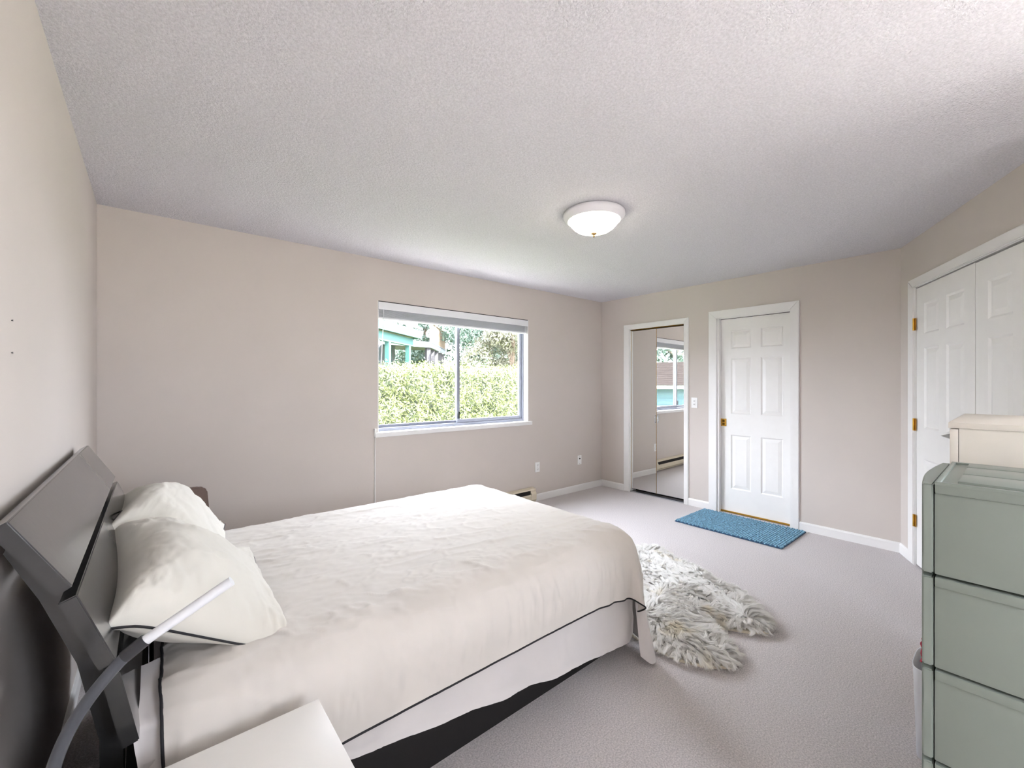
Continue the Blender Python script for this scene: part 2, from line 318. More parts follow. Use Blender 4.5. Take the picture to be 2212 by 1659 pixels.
# ------------------------------------------------------------------ doors
def casing(parent, w, h, cw_l, cw_r, cw_t, y0, m=M_trim):
    """casing around an opening of width w (local x 0..w), on the room side (local -y)"""
    for nm, poly in (('left', [(-cw_l, 0), (0, 0), (0, h), (-cw_l, h+cw_t)]), ('right', [(w, 0), (w+cw_r, 0), (w+cw_r, h+cw_t), (w, h)]), ('top', [(-cw_l, h+cw_t), (0, h), (w, h), (w+cw_r, h+cw_t)])):
        bm = bmesh.new(); prism(bm, poly, y0, y0-.016); bmesh.ops.bevel(bm, geom=[e for e in bm.edges if abs(e.verts[0].co.y-(y0-.016)) < 1e-5 and abs(e.verts[1].co.y-(y0-.016)) < 1e-5], offset=.005, segments=2, affect='EDGES')
        finish('casing', bm, m, parent, True, 30)
def six_panel(parent, x0, x1, z0, z1, yf, th, hand=1, name='door_leaf'):
    """a moulded six panel leaf; front face at local y = yf, room on -y"""
    w = x1-x0; st = w*.155; mid = w*.13; zs = [(z0+.235, z0+.80), (z0+1.02, z0+1.60), (z0+1.70, z1-.125)]
    cols = [(x0+st, x0+(w-mid)/2), (x0+(w+mid)/2, x1-st)]
    bm = bmesh.new(); X = [x0, cols[0][0], cols[0][1], cols[1][0], cols[1][1], x1]; Z = [z0] + [v for a in zs for v in a] + [z1]
    bx(bm, x0, x1, yf+.009, yf+th, z0, z1)
    hole = lambda i, j: i in (1, 3) and j in (1, 3, 5)
    vc = {}
    def V(x, z, y):
        k = (round(x, 5), round(z, 5), y)
        if k not in vc: vc[k] = bm.verts.new((x, y, z))
        return vc[k]
    for i in range(5):
        for j in range(7):
            a, b, c, e = X[i], X[i+1], Z[j], Z[j+1]
            if not hole(i, j): bm.faces.new((V(a,c,yf), V(b,c,yf), V(b,e,yf), V(a,e,yf)))
            else:
                s = .012; o4 = [(a,c),(b,c),(b,e),(a,e)]; i4 = [(a+s,c+s),(b-s,c+s),(b-s,e-s),(a+s,e-s)]
                for k in range(4):
                    q = (k+1) % 4; bm.faces.new((V(*o4[k], yf), V(*o4[q], yf), V(*i4[q], yf+.009), V(*i4[k], yf+.009)))
    for (p, q) in (((x0,z0),(x1,z0)), ((x1,z0),(x1,z1)), ((x1,z1),(x0,z1)), ((x0,z1),(x0,z0))):
        bm.faces.new([bm.verts.new((p[0],yf,p[1])), bm.verts.new((q[0],yf,q[1])), bm.verts.new((q[0],yf+.009,q[1])), bm.verts.new((p[0],yf+.009,p[1]))])
    leaf = finish(name, bm, M_door, parent)
    for (a, b) in cols:
        for (c, e) in zs:
            bm = bmesh.new(); s = .014; t = .030; y = yf+.0088
            o4 = [(a+s,c+s),(b-s,c+s),(b-s,e-s),(a+s,e-s)]; i4 = [(a+s+t,c+s+t),(b-s-t,c+s+t),(b-s-t,e-s-t),(a+s+t,e-s-t)]
            vo = [bm.verts.new((p[0], y, p[1])) for p in o4]; vi = [bm.verts.new((p[0], yf+.001, p[1])) for p in i4]
            for k in range(4): bm.faces.new((vo[k], vo[(k+1) % 4], vi[(k+1) % 4], vi[k]))
            bm.faces.new(vi); finish('panel', bm, M_door, leaf)
    return leaf
# frame of a door on the right wall: local x runs along -y (towards the viewer's right), local y into the wall
def door_root(name, y_left, label): 
    o = empty(name, (XR, y_left, 0), -PI/2); tag(o, label, 'door', kind='structure'); return o
# local (lx, ly, lz) -> world (XR + ly, y_left - lx, lz)
d1 = door_root('door_1', CY1, 'mirrored bifold closet door with white casing')
wC = CY1-CY0; casing(d1, wC, CZ1, .080, .054, .058, 0)
bm = bmesh.new(); bx(bm, .0, .004, .0, .14, 0, CZ1); bx(bm, wC-.004, wC, 0, .14, 0, CZ1); bx(bm, 0, wC, 0, .14, CZ1-.004, CZ1); finish('jamb', bm, M_trim, d1)
bm = bmesh.new(); bx(bm, .004, wC-.004, .012, .05, CZ1-.016, CZ1-.004); finish('top_track', bm, mat('dark_brass', srgb(104, 74, 26), .4, .9), d1)
bm = bmesh.new(); bx(bm, .004, wC-.004, .002, .014, 0, .012); bx(bm, .004, wC-.004, .034, .046, 0, .012); bx(bm, .004, wC-.004, .014, .034, 0, .004); finish('bottom_track', bm, M_chrome, d1)
bm = bmesh.new(); bx(bm, 0, wC, .135, .14, 0, CZ1); finish('closet_back', bm, M_dark, d1)
mid = CY1-2.795; dl = math.radians(.85)
for (a, b, sg) in ((.007, mid-.0015, -1), (mid+.0015, wC-.007, 1)):
    leaf = empty('mirror_leaf', ((a+b)/2, .030, 0), sg*dl); leaf.parent = d1; hw = (b-a)/2
    bm = bmesh.new(); bx(bm, -hw+.002, hw-.002, -.003, .0, .043, CZ1-.023); finish('mirror', bm, M_mirror, leaf)
    bm = bmesh.new(); bx(bm, -hw, hw, .0005, .016, .040, CZ1-.020); finish('backing', bm, M_dark, leaf)
    bm = bmesh.new(); bx(bm, -hw, -hw+.0025, -.004, .001, .040, CZ1-.020); bx(bm, hw-.0025, hw, -.004, .001, .040, CZ1-.020); finish('edge_strip', bm, M_brass if sg < 0 else M_chrome, leaf)
    bm = bmesh.new(); hx = hw-.012 if sg < 0 else -hw+.014; tube_bm(bm, [(hx, -.003, .885), (hx, -.016, .892), (hx, -.018, .93), (hx, -.016, .968), (hx, -.003, .975)], .0045, 8); finish('pull_handle', bm, M_chrome, leaf, True)
d2 = door_root('door_2', DY1, 'white six panel pocket door with brass lock plate')
wD = DY1-DY0; casing(d2, wD, DZ1, .087, .072, .080, 0)
bm = bmesh.new(); bx(bm, 0, .018, 0, .045, 0, DZ1-.0); bx(bm, wD-.006, wD, 0, .045, 0, DZ1); bx(bm, 0, wD, 0, .045, DZ1-.008, DZ1); finish('jamb', bm, M_trim, d2)
lf = six_panel(d2, .010, wD+.03, .020, DZ1-.012, .050, .035)
bm = bmesh.new(); bx(bm, .020, wD-.006, .040, .052, .006, .020); finish('threshold_strip', bm, M_brass, d2)
bm = bmesh.new(); bx(bm, 0, wD, .086, .13, 0, DZ1); finish('pocket_back', bm, M_dark, d2)
lk = empty('lock', (.046, .048, .945)); lk.parent = lf
bm = bmesh.new(); bx(bm, -.028, .028, -.003, .003, -.039, .039, bev=.0015); finish('lock_plate', bm, M_brass, lk, True, 40)
bm = bmesh.new(); bx(bm, -.012, .012, -.0045, -.0028, -.028, -.006); bx(bm, -.012, .012, -.0045, -.0028, .004, .028); finish('finger_recess', bm, mat('dark_brass', srgb(104, 74, 26), .4, .9), lk)
bm = bmesh.new(); bx(bm, -.010, .004, -.010, -.003, -.003, .003, bev=.001); finish('thumb_turn', bm, M_brass, lk, True)
# double doors on the angled wall: local x along AD from the corner, local y out of the room
d3 = empty('door_3', (XR, Y4, 0), math.atan2(AD.y, AD.x)); tag(d3, 'white six panel double doors with brass hinges', 'door', kind='structure')
nrm = Vector((AD.y, -AD.x, 0))            # pointing out of the room or in?
d3.location = Vector((XR, Y4, 0)) + AD*AS0
SGN = 1
w3 = AS1-AS0; casing(d3, w3, AZ1, .092, .092, .066, 0)
bm = bmesh.new(); bx(bm, 0, .004, 0, .10, 0, AZ1); bx(bm, w3-.004, w3, 0, .1, 0, AZ1); bx(bm, 0, w3, 0, .1, AZ1-.004, AZ1); finish('jamb', bm, M_trim, d3)
half = (w3-.014)/2
for k in range(2):
    a = .006 + k*(half+.003); leaf = six_panel(d3, a, a+half-.002, .012, AZ1-.012 - (.004 if k else 0), .004, .035)
    if k == 0:
        for z in (.335, 1.05, 1.795):
            hg = empty('hinge', (.002, 0, z)); hg.parent = leaf
            bm = bmesh.new(); tube_bm(bm, [(0, -.012, -.045), (0, -.012, .045)], .0065, 10); finish('knuckle', bm, M_brass, hg, True, 50)
            bm = bmesh.new(); bx(bm, -.014, .016, -.007, -.003, -.045, .045); finish('hinge_leaf', bm, M_brass, hg)
bm = bmesh.new(); bx(bm, 0, w3, .06, .10, 0, AZ1); finish('closet_back', bm, M_dark, d3)

# ------------------------------------------------------------------ plates on the walls
def plate(name, loc, rz, label, cat, kind, w=.07, h=.115):
    o = empty(name, loc, rz); tag(o, label, cat)
    bm = bmesh.new(); bx(bm, -w/2, w/2, -.006, -.0003, -h/2, h/2, bev=.0025); finish('cover_plate', bm, M_plate, o, True, 40)
    if kind == 'socket':
        for s in (-1, 1):
            f = box('socket_face', -.017, .017, -.0085, -.0055, s*.024-.014, s*.024+.014, M_plate, o, .003)
            bm = bmesh.new(); bx(bm, -.009, -.006, -.0092, -.0082, s*.024-.002, s*.024+.008); bx(bm, .006, .009, -.0092, -.0082, s*.024-.002, s*.024+.008); bx(bm, -.0025, .0025, -.0092, -.0082, s*.024-.011, s*.024-.006); finish('slot', bm, M_slot, f)
        tube('screw', [(0, -.005, 0), (0, -.0078, 0)], .0035, M_chrome, o, 8)
    elif kind == 'coax':
        tube('jack', [(0, -.005, .018), (0, -.009, .018), (0, -.014, .018)], [.012, .011, .0065], M_slot, o, 12)
        for s in (-1, 1): tube('screw', [(0, -.005, s*.044), (0, -.0078, s*.044)], .0035, M_slot, o, 8)
    else:
        for s in (-1, 1):
            bm = bmesh.new(); bx(bm, -.012, .012, -.009, -.005, s*.018-.013, s*.018+.013, bev=.002); t = finish('switch_toggle', bm, M_plate, o, True, 40)
            bm = bmesh.new(); bx(bm, -.003, .003, -.016, -.008, s*.018-.002, s*.018+.004, bev=.001); finish('lever', bm, M_slot, t, True)
    return o
plate('wall_outlet', (3.41, YW, .389), 0, 'white double socket outlet above the heater end', 'outlet', 'socket')
plate('cable_jack', (4.145, YW, .389), 0, 'white wall plate with dark round cable jack', 'wall plate', 'coax')
plate('light_switch', (XR, 2.315, 1.144), -PI/2, 'white light switch plate between closet and pocket door', 'light switch', 'switch')
nl = 0
for (u, v) in ((24, 692), (24, 762)):
    # point on the left wall seen at that pixel
    F = Vector((math.cos(YAW), math.sin(YAW), 0)); R = Vector((math.sin(YAW), -math.cos(YAW), 0)); d = F + R*((u-1106)/FPX) - Vector((0,0,1))*((v-829.5)/FPX); s = XL/d.x
    q = Vector((0,0,EYE)) + d*s
    n_ = tube('wall_nail', [(q.x+.0002, q.y, q.z), (q.x+.002, q.y, q.z), (q.x+.003, q.y, q.z)], [.0012, .0012, .0028], M_slot, None, 8)
    tag(n_, 'small dark nail in the pale wall above headboard, ' + ('upper of two' if not nl else 'lower of two'), 'nail'); nl += 1

# baseboard heater
ht = empty('baseboard_heater', (2.4, YW, 0)); tag(ht, 'cream metal baseboard heater under the window', 'heater')
hx0, hx1 = 1.46-2.4, 3.333-2.4
def hprism(name, poly, a, b, m, parent=ht):
    bm = bmesh.new(); prism(bm, [(-p[0], p[1]) for p in poly], a, b, 'x'); return finish(name, bm, m, parent)
hprism('back_plate', [(0, .02), (.006, .02), (.006, .172), (0, .172)], hx0, hx1, M_heater)
hprism('top_lip', [(.006, .166), (.050, .160), (.056, .150), (.058, .152), (.053, .165), (.006, .173)], hx0, hx1, M_heater)
hprism('front_panel', [(.064, .046), (.068, .046), (.068, .092), (.060, .106), (.057, .103), (.064, .090)], hx0, hx1, M_heater)
hprism('bottom_lip', [(.006, .022), (.058, .022), (.062, .034), (.058, .036), (.056, .026), (.006, .026)], hx0, hx1, M_heater)
hprism('heating_element', [(.010, .055), (.050, .055), (.050, .140), (.010, .140)], hx0+.05, hx1-.05, M_heat_in)
for a in (hx0, hx1-.075): hprism('end_cap', [(.004, .021), (.060, .021), (.070, .048), (.070, .114), (.057, .134), (.058, .150), (.052, .166), (.004, .174)], a, a+.075, M_heater)
hprism('wall_stop', [(0, .0), (.004, 0), (.004, .02), (0, .02)], hx0, hx1, M_heater)

# ------------------------------------------------------------------ ceiling light
cl = empty('ceiling_light', (2.152, 1.746, H)); tag(cl, 'flush ceiling light with white rim and glowing frosted bowl', 'ceiling light')
lathe('rim', [(0, -.001), (.186, -.001), (.193, -.008), (.194, -.022), (.188, -.034), (.176, -.042), (.172, -.049), (.166, -.054), (.160, -.052), (.158, -.040), (0, -.040)], M_enamel, cl)
lathe('glass_bowl', [(.158, -.049), (.155, -.056), (.147, -.072), (.130, -.092), (.105, -.110), (.072, -.122), (.036, -.128), (0, -.130)], M_bowl, cl)
lathe('finial', [(0, -.1295), (.019, -.1300), (.018, -.135), (.010, -.139), (.0055, -.145), (.007, -.150), (.004, -.155), (0, -.156)], mat('antique_brass', srgb(170, 140, 100), .35, .8), cl, 24)

# ------------------------------------------------------------------ bed
bed = empty('bed', (.94, 1.94, 0)); tag(bed, 'double bed with black slatted headboard and black base doubling as under-bed shade', 'bed')
def part(name, bm, m, parent, smooth=False, auto=None):
    o = finish(name, bm, m, parent, smooth, auto); r = parent
    while r.parent: r = r.parent
    o.matrix_parent_inverse = Matrix.Translation(-r.location) if parent == r else Matrix.Identity(4); return o
HN, HF = 1.25, 2.60
def board(p_top, p_bot, t, y0=HN, y1=HF):
    a = Vector((p_top[0], 0, p_top[1])); b = Vector((p_bot[0], 0, p_bot[1])); n = Vector((-(a-b).normalized().z, 0, (a-b).normalized().x)) * t
    if n.x > 0: n = -n
    bm = bmesh.new(); prism(bm, [(a.x, a.z), (b.x, b.z), (b.x+n.x, b.z+n.z), (a.x+n.x, a.z+n.z)], y0, y1)
    bmesh.ops.bevel(bm, geom=list(bm.edges), offset=.0025, segments=2, affect='EDGES'); return bm
hb = empty('headboard', (0, 0, 0)); hb.parent = bed; hb.matrix_parent_inverse = Matrix.Translation(-bed.location)
for (a, b, t) in (((-.212, 1.087), (-.124, .936), .030), ((-.118, .917), (-.058, .755), .030), ((-.053, .731), (-.021, .565), .030)):
    finish('board', board(a, b, t), M_black_wood, hb, True, 40)
for y in (HN+.10, HF-.16):
    bm = bmesh.new(); prism(bm, [(-.222, 1.03), (-.150, .90), (-.088, .74), (-.052, .55), (-.045, 0), (-.085, 0), (-.092, .54), (-.128, .73), (-.185, .89), (-.235, 1.0)][::-1], y, y+.06); finish('support_post', bm, M_black_wood, hb)
bm = bmesh.new(); bx(bm, -.050, -.012, HN+.01, HF-.01, .12, .40, bev=.003); finish('lower_rail', bm, M_base, hb, True, 40)
for y0, y1 in ((1.335, 1.365), (2.525, 2.555)):  # rails taken down to the floor, black in place of the under-bed shade
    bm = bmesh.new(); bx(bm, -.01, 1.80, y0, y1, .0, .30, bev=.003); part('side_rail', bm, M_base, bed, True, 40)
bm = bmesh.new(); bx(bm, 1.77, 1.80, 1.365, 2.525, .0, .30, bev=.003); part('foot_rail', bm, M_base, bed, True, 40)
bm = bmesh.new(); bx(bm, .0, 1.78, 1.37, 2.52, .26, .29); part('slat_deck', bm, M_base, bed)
MX0, MX1, MY0, MY1, MZ0, MZ1 = .005, 1.88, 1.275, 2.615, .30, .600
bm = bmesh.new(); bx(bm, MX0, MX1, MY0, MY1, MZ0, MZ1, bev=.075, seg=5); part('mattress', bm, M_sheet, bed, True, 60)

# position based cloth for the duvet cover, draped over the bed
def drape(x0, x1, y0, y1, h, steps=130, iters=16):
    nx = int(round((x1-x0)/h))+1; ny = int(round((y1-y0)/h))+1
    X, Y = np.meshgrid(np.linspace(x0, x1, nx), np.linspace(y0, y1, ny), indexing='ij')
    for sg, yc in ((-1, MY0+.07), (1, MY1-.07)):                  # foot corners of the cover are cut round
        dx = X-(MX1-.07); dy = sg*(Y-yc); c_ = (dx > 0) & (dy > 0); l = np.hypot(dx, dy); k = np.where(c_, np.maximum(dx, dy)/np.maximum(l, 1e-9)*(1+.16*np.clip(2*np.minimum(dx, dy)/np.maximum(np.maximum(dx, dy), 1e-9), 0, 1)), 1)
        X = np.where(c_, MX1-.07+dx*k, X); Y = np.where(c_, yc+sg*dy*k, Y)
    P = np.stack([X, Y, np.full_like(X, .655)], 2); V = np.zeros_like(P); dt = 1/60
    bc = np.array([(MX0+MX1)/2, (MY0+MY1)/2, (MZ0+MZ1)/2-.1]); R = .13; be = np.array([(MX1-MX0)/2+.045, (MY1-MY0)/2+.05, (MZ1-MZ0)/2+.1+.016]) - R
    cons = []; sl = slice
    def pair(a, b, k): cons.append((a, b, np.linalg.norm(P[b]-P[a], axis=2, keepdims=True), k))
    al = sl(None)
    for s_ in (0, 1):
        n = (nx-s_)//2; m = (ny-s_)//2
        pair((sl(s_, s_+2*n, 2), al), (sl(s_+1, s_+2*n, 2), al), 1); pair((al, sl(s_, s_+2*m, 2)), (al, sl(s_+1, s_+2*m, 2)), 1)
        pair((sl(s_, s_+2*n, 2), sl(0, -1)), (sl(s_+1, s_+2*n, 2), sl(1, None)), .5); pair((sl(s_, s_+2*n, 2), sl(1, None)), (sl(s_+1, s_+2*n, 2), sl(0, -1)), .5)
    for s_ in range(4):
        n = (nx-3-s_)//4+1; m = (ny-3-s_)//4+1
        pair((sl(s_, s_+4*n, 4), al), (sl(s_+2, s_+2+4*n-3, 4), al), .22); pair((al, sl(s_, s_+4*m, 4)), (al, sl(s_+2, s_+2+4*m-3, 4)), .22)
    P[..., 2] += .006*(vnoise(X*6, Y*6)-.5)
    def solve(P):
        for a, b, rest, k in cons:
            A = P[a]; B = P[b]; d = B-A; l = np.linalg.norm(d, axis=2, keepdims=True); c = d*(.5*k*(l-rest)/np.maximum(l, 1e-9)); A += c; B -= c
    def collide(P):
        q = P-bc; aq = np.abs(q)-be; o = np.maximum(aq, 0); lo = np.linalg.norm(o, axis=2); sd = lo + np.minimum(aq.max(2), 0) - R
        g = np.sign(q)*o/np.maximum(lo, 1e-9)[..., None]; ins = lo < 1e-9
        if ins.any():
            k = aq.argmax(2); gi = np.zeros_like(q); np.put_along_axis(gi, k[..., None], np.take_along_axis(np.sign(q), k[..., None], 2), 2); g = np.where(ins[..., None], gi, g)
        c = sd < 0; P[c] -= (sd[..., None]*g)[c]
        m = (P[..., 0] < .36) & (P[..., 1] < 1.172) & (P[..., 2] < .57); P[..., 1] = np.where(m, 1.172, P[..., 1])
        P[..., 2] = np.maximum(P[..., 2], .02); return c
    for st in range(steps):
        V[..., 2] -= 9.8*dt; V *= .985; Q = P + V*dt
        for k in range(iters):
            solve(Q)
            if k % 3 == 2 or k == iters-1: c = collide(Q)
        tf = c & (Q[..., 2] > .56); Q[tf, :2] = P[tf, :2] + .12*(Q[tf, :2]-P[tf, :2]); V = (Q-P)/dt; V[c] *= .35; sp = np.linalg.norm(V, axis=2, keepdims=True); V *= np.minimum(1, 3/np.maximum(sp, 1e-9)); P = Q
    P0 = P.copy()
    for k in range(40): solve(P); collide(P); P[tf] = P0[tf]
    return P
G = drape(.012, 2.105, 1.045, 2.85, .021)
for _ in range(2):
    G[1:-1] = .5*G[1:-1]+.25*(G[:-2]+G[2:]); G[:, 1:-1] = .5*G[:, 1:-1]+.25*(G[:, :-2]+G[:, 2:])
G = upsample(G, 3); nx, ny = G.shape[:2]
Nn = normals_grid(G); Nn *= np.sign(Nn[nx//2, ny//2, 2])
A_, B_ = np.meshgrid(np.linspace(0, 2.2, nx), np.linspace(0, 2.02, ny), indexing='ij')
up = np.clip(Nn[..., 2], 0, 1)
ridge = lambda t: (1-np.clip(np.abs(2*t-.94), 0, 1))**3
sharp = lambda t, w=.05: np.exp(-np.abs((t-.47)/w)**1.3)
wr = up*(.0055*ridge(fbm(A_*2.2+.5*fbm(A_*3, B_*3), B_*7+.8*A_)) + .0035*ridge(fbm(A_*6+B_*5, B_*9-A_*3)))
wr += (1-up)*(.009*ridge(fbm(A_*7+.9*fbm(A_*2, B_*2), B_*1.5)) + .005*ridge(fbm(A_*16, B_*3+A_)))
edge = np.clip(np.abs(B_-.42)/.16, 0, 1); wr += (1-edge)*.007*ridge(fbm(A_*9+B_*3, B_*5))
wr += up*(.0035*sharp(fbm(A_*1.6+.3, B_*4.5+.5*A_), .02) + .003*sharp(fbm(A_*3.1-B_, B_*6+3), .018)) + (1-edge)*.006*sharp(fbm(A_*6+B_*6, B_*4+5), .03) + (1-up)*.004*sharp(fbm(A_*8+.5*B_, B_*1.6+9), .03)
wr += .0012*(fbm(A_*30, B_*30)-.5)
hemf = np.clip(np.minimum(np.minimum(B_, 2.02-B_), 2.2-A_)/.10, .15, 1); G = G + Nn*(wr*hemf)[..., None]
dv = tag(empty('duvet_cover', (.95, 1.94, .6)), 'white cotton duvet cover with black piped hem spread over the bed', 'duvet cover')
def dpart(name, V, Fq, m, parent):
    o = mesh_np(name, V, Fq, m, parent); o.matrix_parent_inverse = Matrix.Translation(-Vector(parent.location)); return o
dpart('cover', G.reshape(-1, 3), grid_faces(nx, ny), M_linen, dv)
def tpart(name, pts, r, m, parent, n=7):
    o = tube(name, pts, r, m, parent, n); o.matrix_parent_inverse = Matrix.Translation(-Vector(parent.location)); return o
tpart('hem_piping', np.concatenate([G[:, 0], G[-1, 1:], G[::-1, -1][1:]])[::2], .0036, M_piping, dv)
tpart('head_piping', G[0, ::2], .0036, M_piping, dv)

# under-sheet hanging below the cover
bs = tag(empty('bed_sheet', (.95, 1.94, .5)), 'plain white under-sheet hanging below the duvet cover', 'bed sheet')
xs = np.linspace(-.015, 1.845, 200); ts = np.linspace(0, 1, 40); XX, TT = np.meshgrid(xs, ts, indexing='ij')
zb = np.interp(xs, [0, .43, .82, 1.27, 1.72, 1.80, 1.835, 1.845], [.30, .272, .206, .137, .085, .082, .11, .19]) + .004*np.sin(xs*23) + .004*(vnoise(xs*9, xs*0)-.5)
ZZ = .50 + (zb[:, None]-.50)*TT
YY = 1.262 - .020*TT - .018*np.sin(TT*PI)*0 + .005*TT*(np.sin(XX*17+2*fbm(XX*2, TT)) ) + .006*TT*ridge(fbm(XX*9, TT*1.5)) - .006*np.exp(-((TT-1)/.05)**2)
o = dpart('side_drop', np.stack([XX, YY, ZZ], 2).reshape(-1, 3), grid_faces(200, 40), M_sheet, bs)
path = np.array([(1.925, 2.64), (1.93, 2.2), (1.925, 1.8), (1.93, 1.45), (1.922, 1.28), (1.902, 1.195), (1.872, 1.142), (1.842, 1.118), (1.815, 1.128), (1.800, 1.172)])
sl = np.concatenate([[0], np.cumsum(np.linalg.norm(np.diff(path, axis=0), axis=1))]); q = np.linspace(0, sl[-1], 220); px = np.interp(q, sl, path[:, 0]); py = np.interp(q, sl, path[:, 1])
for _ in range(12): px[1:-1] = (px[:-2]+px[2:]+2*px[1:-1])/4; py[1:-1] = (py[:-2]+py[2:]+2*py[1:-1])/4
TT = np.linspace(0, 1, 40)[None, :]; ztop = np.where(q < sl[-1]-.30, .48, .48-.13*np.clip((q-sl[-1]+.30)/.30, 0, 1)); zbt = np.where(q < sl[-1]-.3, .06, .06-.045*np.clip((q-sl[-1]+.3)/.22, 0, 1)) + .03*np.clip((q-sl[-1]+.05)/.05, 0, 1)
pin = 1-TT*.0; cx = 1.885; fl = .35+.65*TT
PX = cx + (px[:, None]-cx)*np.where(px[:, None] > cx, 1-.25*(1-TT), fl); PY = py[:, None] + (1-TT)*np.clip(1.30-py[:, None], 0, 1)*.65; PZ = ztop[:, None] + (zbt-ztop)[:, None]*TT
PX = PX + .008*TT*np.sin(q*22)[:, None]
dpart('foot_drop', np.stack([PX, PY, PZ], 2).reshape(-1, 3), grid_faces(220, 40), M_sheet, bs)
# head end of the sheet: pale strip between cover and headboard on the near side
xs = np.linspace(-.022, .05, 14); ts = np.linspace(0, 1, 50); XX, TT = np.meshgrid(xs, ts, indexing='ij')
ang = TT*1.0
YY = np.interp(TT, [0, .12, .3, .5, 1], [1.50, 1.40, 1.29, 1.253, 1.222]) + .006*np.sin(XX*90+TT*7); ZZ = np.interp(TT, [0, .12, .3, .5, 1], [.607, .600, .565, .47, .14])
XX = XX - .010*np.exp(-((TT-.33)/.10)**2)*(xs[:, None] < .0)
dpart('head_corner', np.stack([XX, YY, ZZ], 2).reshape(-1, 3), grid_faces(14, 50), M_sheet, bs)

# pillows
def pillow(loc, rot, a, b, T, seed, label, twist=.0, pinch=.07):
    n = 91; u, v = np.meshgrid(np.linspace(-1, 1, n), np.linspace(-1, 1, n), indexing='ij')
    uu = np.sign(u)*np.abs(u)**.92; vv = np.sign(v)*np.abs(v)**.92
    x = b*uu*(1-pinch*(1-vv**2)); y = a*vv*(1-pinch*(1-uu**2)*.8)
    th = T*np.clip((1-uu**2)*(1-vv**2), 0, 1)**.5*(1-.68*uu)
    wk = ridge(fbm(uu*2.2+seed, vv*2.2, 0)); wk2 = ridge(fbm(uu*5+seed, vv*3.0+uu*2)); cr = np.clip(uu**2+vv**2-.35, 0, 1.2)
    wv = .011*(ridge(fbm(uu*1.3+seed, vv*1.6))-.25) + .006*wk + .012*wk2*cr
    base = .022*np.sin(vv*2.4+seed)*uu + .03*cr*np.sin(uu*3+vv*4+seed)*.5
    lim = np.clip((1-np.maximum(np.abs(u), np.abs(v)))*9, 0, 1)
    top = np.stack([x, y, base+th+wv*lim], 2); bot = np.stack([x, y, base-th*.5+wv*lim*.3], 2)
    root = empty('pillow', loc); root.rotation_euler = rot; tag(root, label, 'pillow')
    o = mesh_np('pillowcase', np.concatenate([top.reshape(-1, 3), bot.reshape(-1, 3)]), np.concatenate([grid_faces(n, n), grid_faces(n, n)[:, ::-1]+n*n]), M_pillow, root)
    bm = bmesh.new(); bm.from_mesh(o.data); bmesh.ops.remove_doubles(bm, verts=bm.verts, dist=.0004); bm.to_mesh(o.data); bm.free()
    for p in o.data.polygons: p.use_smooth = True
    E = np.concatenate([top[:, 0], top[-1, 1:], top[::-1, -1][1:], top[0, ::-1][1:]])
    tube('seam_piping', E[::2], .0033, M_piping, root, 6)
    return root
pillow((.105, 1.680, .712), (math.radians(6), math.radians(22), math.radians(4)), .325, .228, .138, 1.3, 'plump white pillow with black piping beside the gooseneck lamp', pinch=.10)
pillow((.075, 2.285, .738), (math.radians(-2), math.radians(31), math.radians(-2)), .330, .222, .138, 6.1, 'plump white pillow with black piping beside the brown chair', pinch=.09)

# ------------------------------------------------------------------ nightstand and lamp
ns = empty('nightstand', (.065, .95, 0)); tag(ns, 'low white nightstand beside the bed', 'nightstand')
bm = bmesh.new(); bx(bm, -.255, .259, -.20, .20, .530, .550, bev=.0012); finish('top', bm, M_white_lac, ns, True, 40)
bm = bmesh.new(); bx(bm, -.25, .236, -.198, -.183, 0, .530); bx(bm, -.25, .236, .183, .198, 0, .530); bx(bm, -.25, -.235, -.183, .183, 0, .530); bx(bm, -.235, .2, -.183, .183, .03, .045); finish('carcass', bm, M_white_lac, ns)
for z0, z1 in ((.055, .275), (.285, .522)):
    bm = bmesh.new(); bx(bm, .238, .256, -.196, .196, z0, z1, bev=.0015); d_ = finish('drawer', bm, M_white_lac, ns, True, 40)
    bm = bmesh.new(); bx(bm, -.20, .238, -.17, .17, z0+.02, z1-.03); finish('drawer_box', bm, M_white_lac, d_)
lp = empty('reading_lamp', (-.135, 1.03, .55)); tag(lp, 'grey gooseneck reading lamp with slim pale rod head', 'lamp')
lathe('base', [(0, 0.001), (.045, .001), (.047, .006), (.044, .016), (.014, .022), (.011, .03), (0, .03)], M_black, lp, 40)
gp = [(-.000, 0, .03), (-.002, -.002, .10), (.010, -.006, .17), (.028, -.012, .225), (.056, -.020, .275), (.090, -.026, .318), (.112, -.030, .338), (.126, -.032, .347)]
def smooth_path(p, k=3):
    p = [Vector(q) for q in p]
    for _ in range(k):
        n = [p[0]]
        for a, b in zip(p, p[1:]): n += [a*.75+b*.25, a*.25+b*.75]
        p = n+[p[-1]]
    return p
tube('gooseneck', smooth_path(gp), .0098, M_tube, lp, 14)
tube('collar', [(.098, -.027, .326), (.127, -.032, .348)], .0108, M_black, lp, 14)
tube('lamp_head', [(.120, -.031, .343), (.252, -.058, .424)], .0090, M_rod, lp, 14)

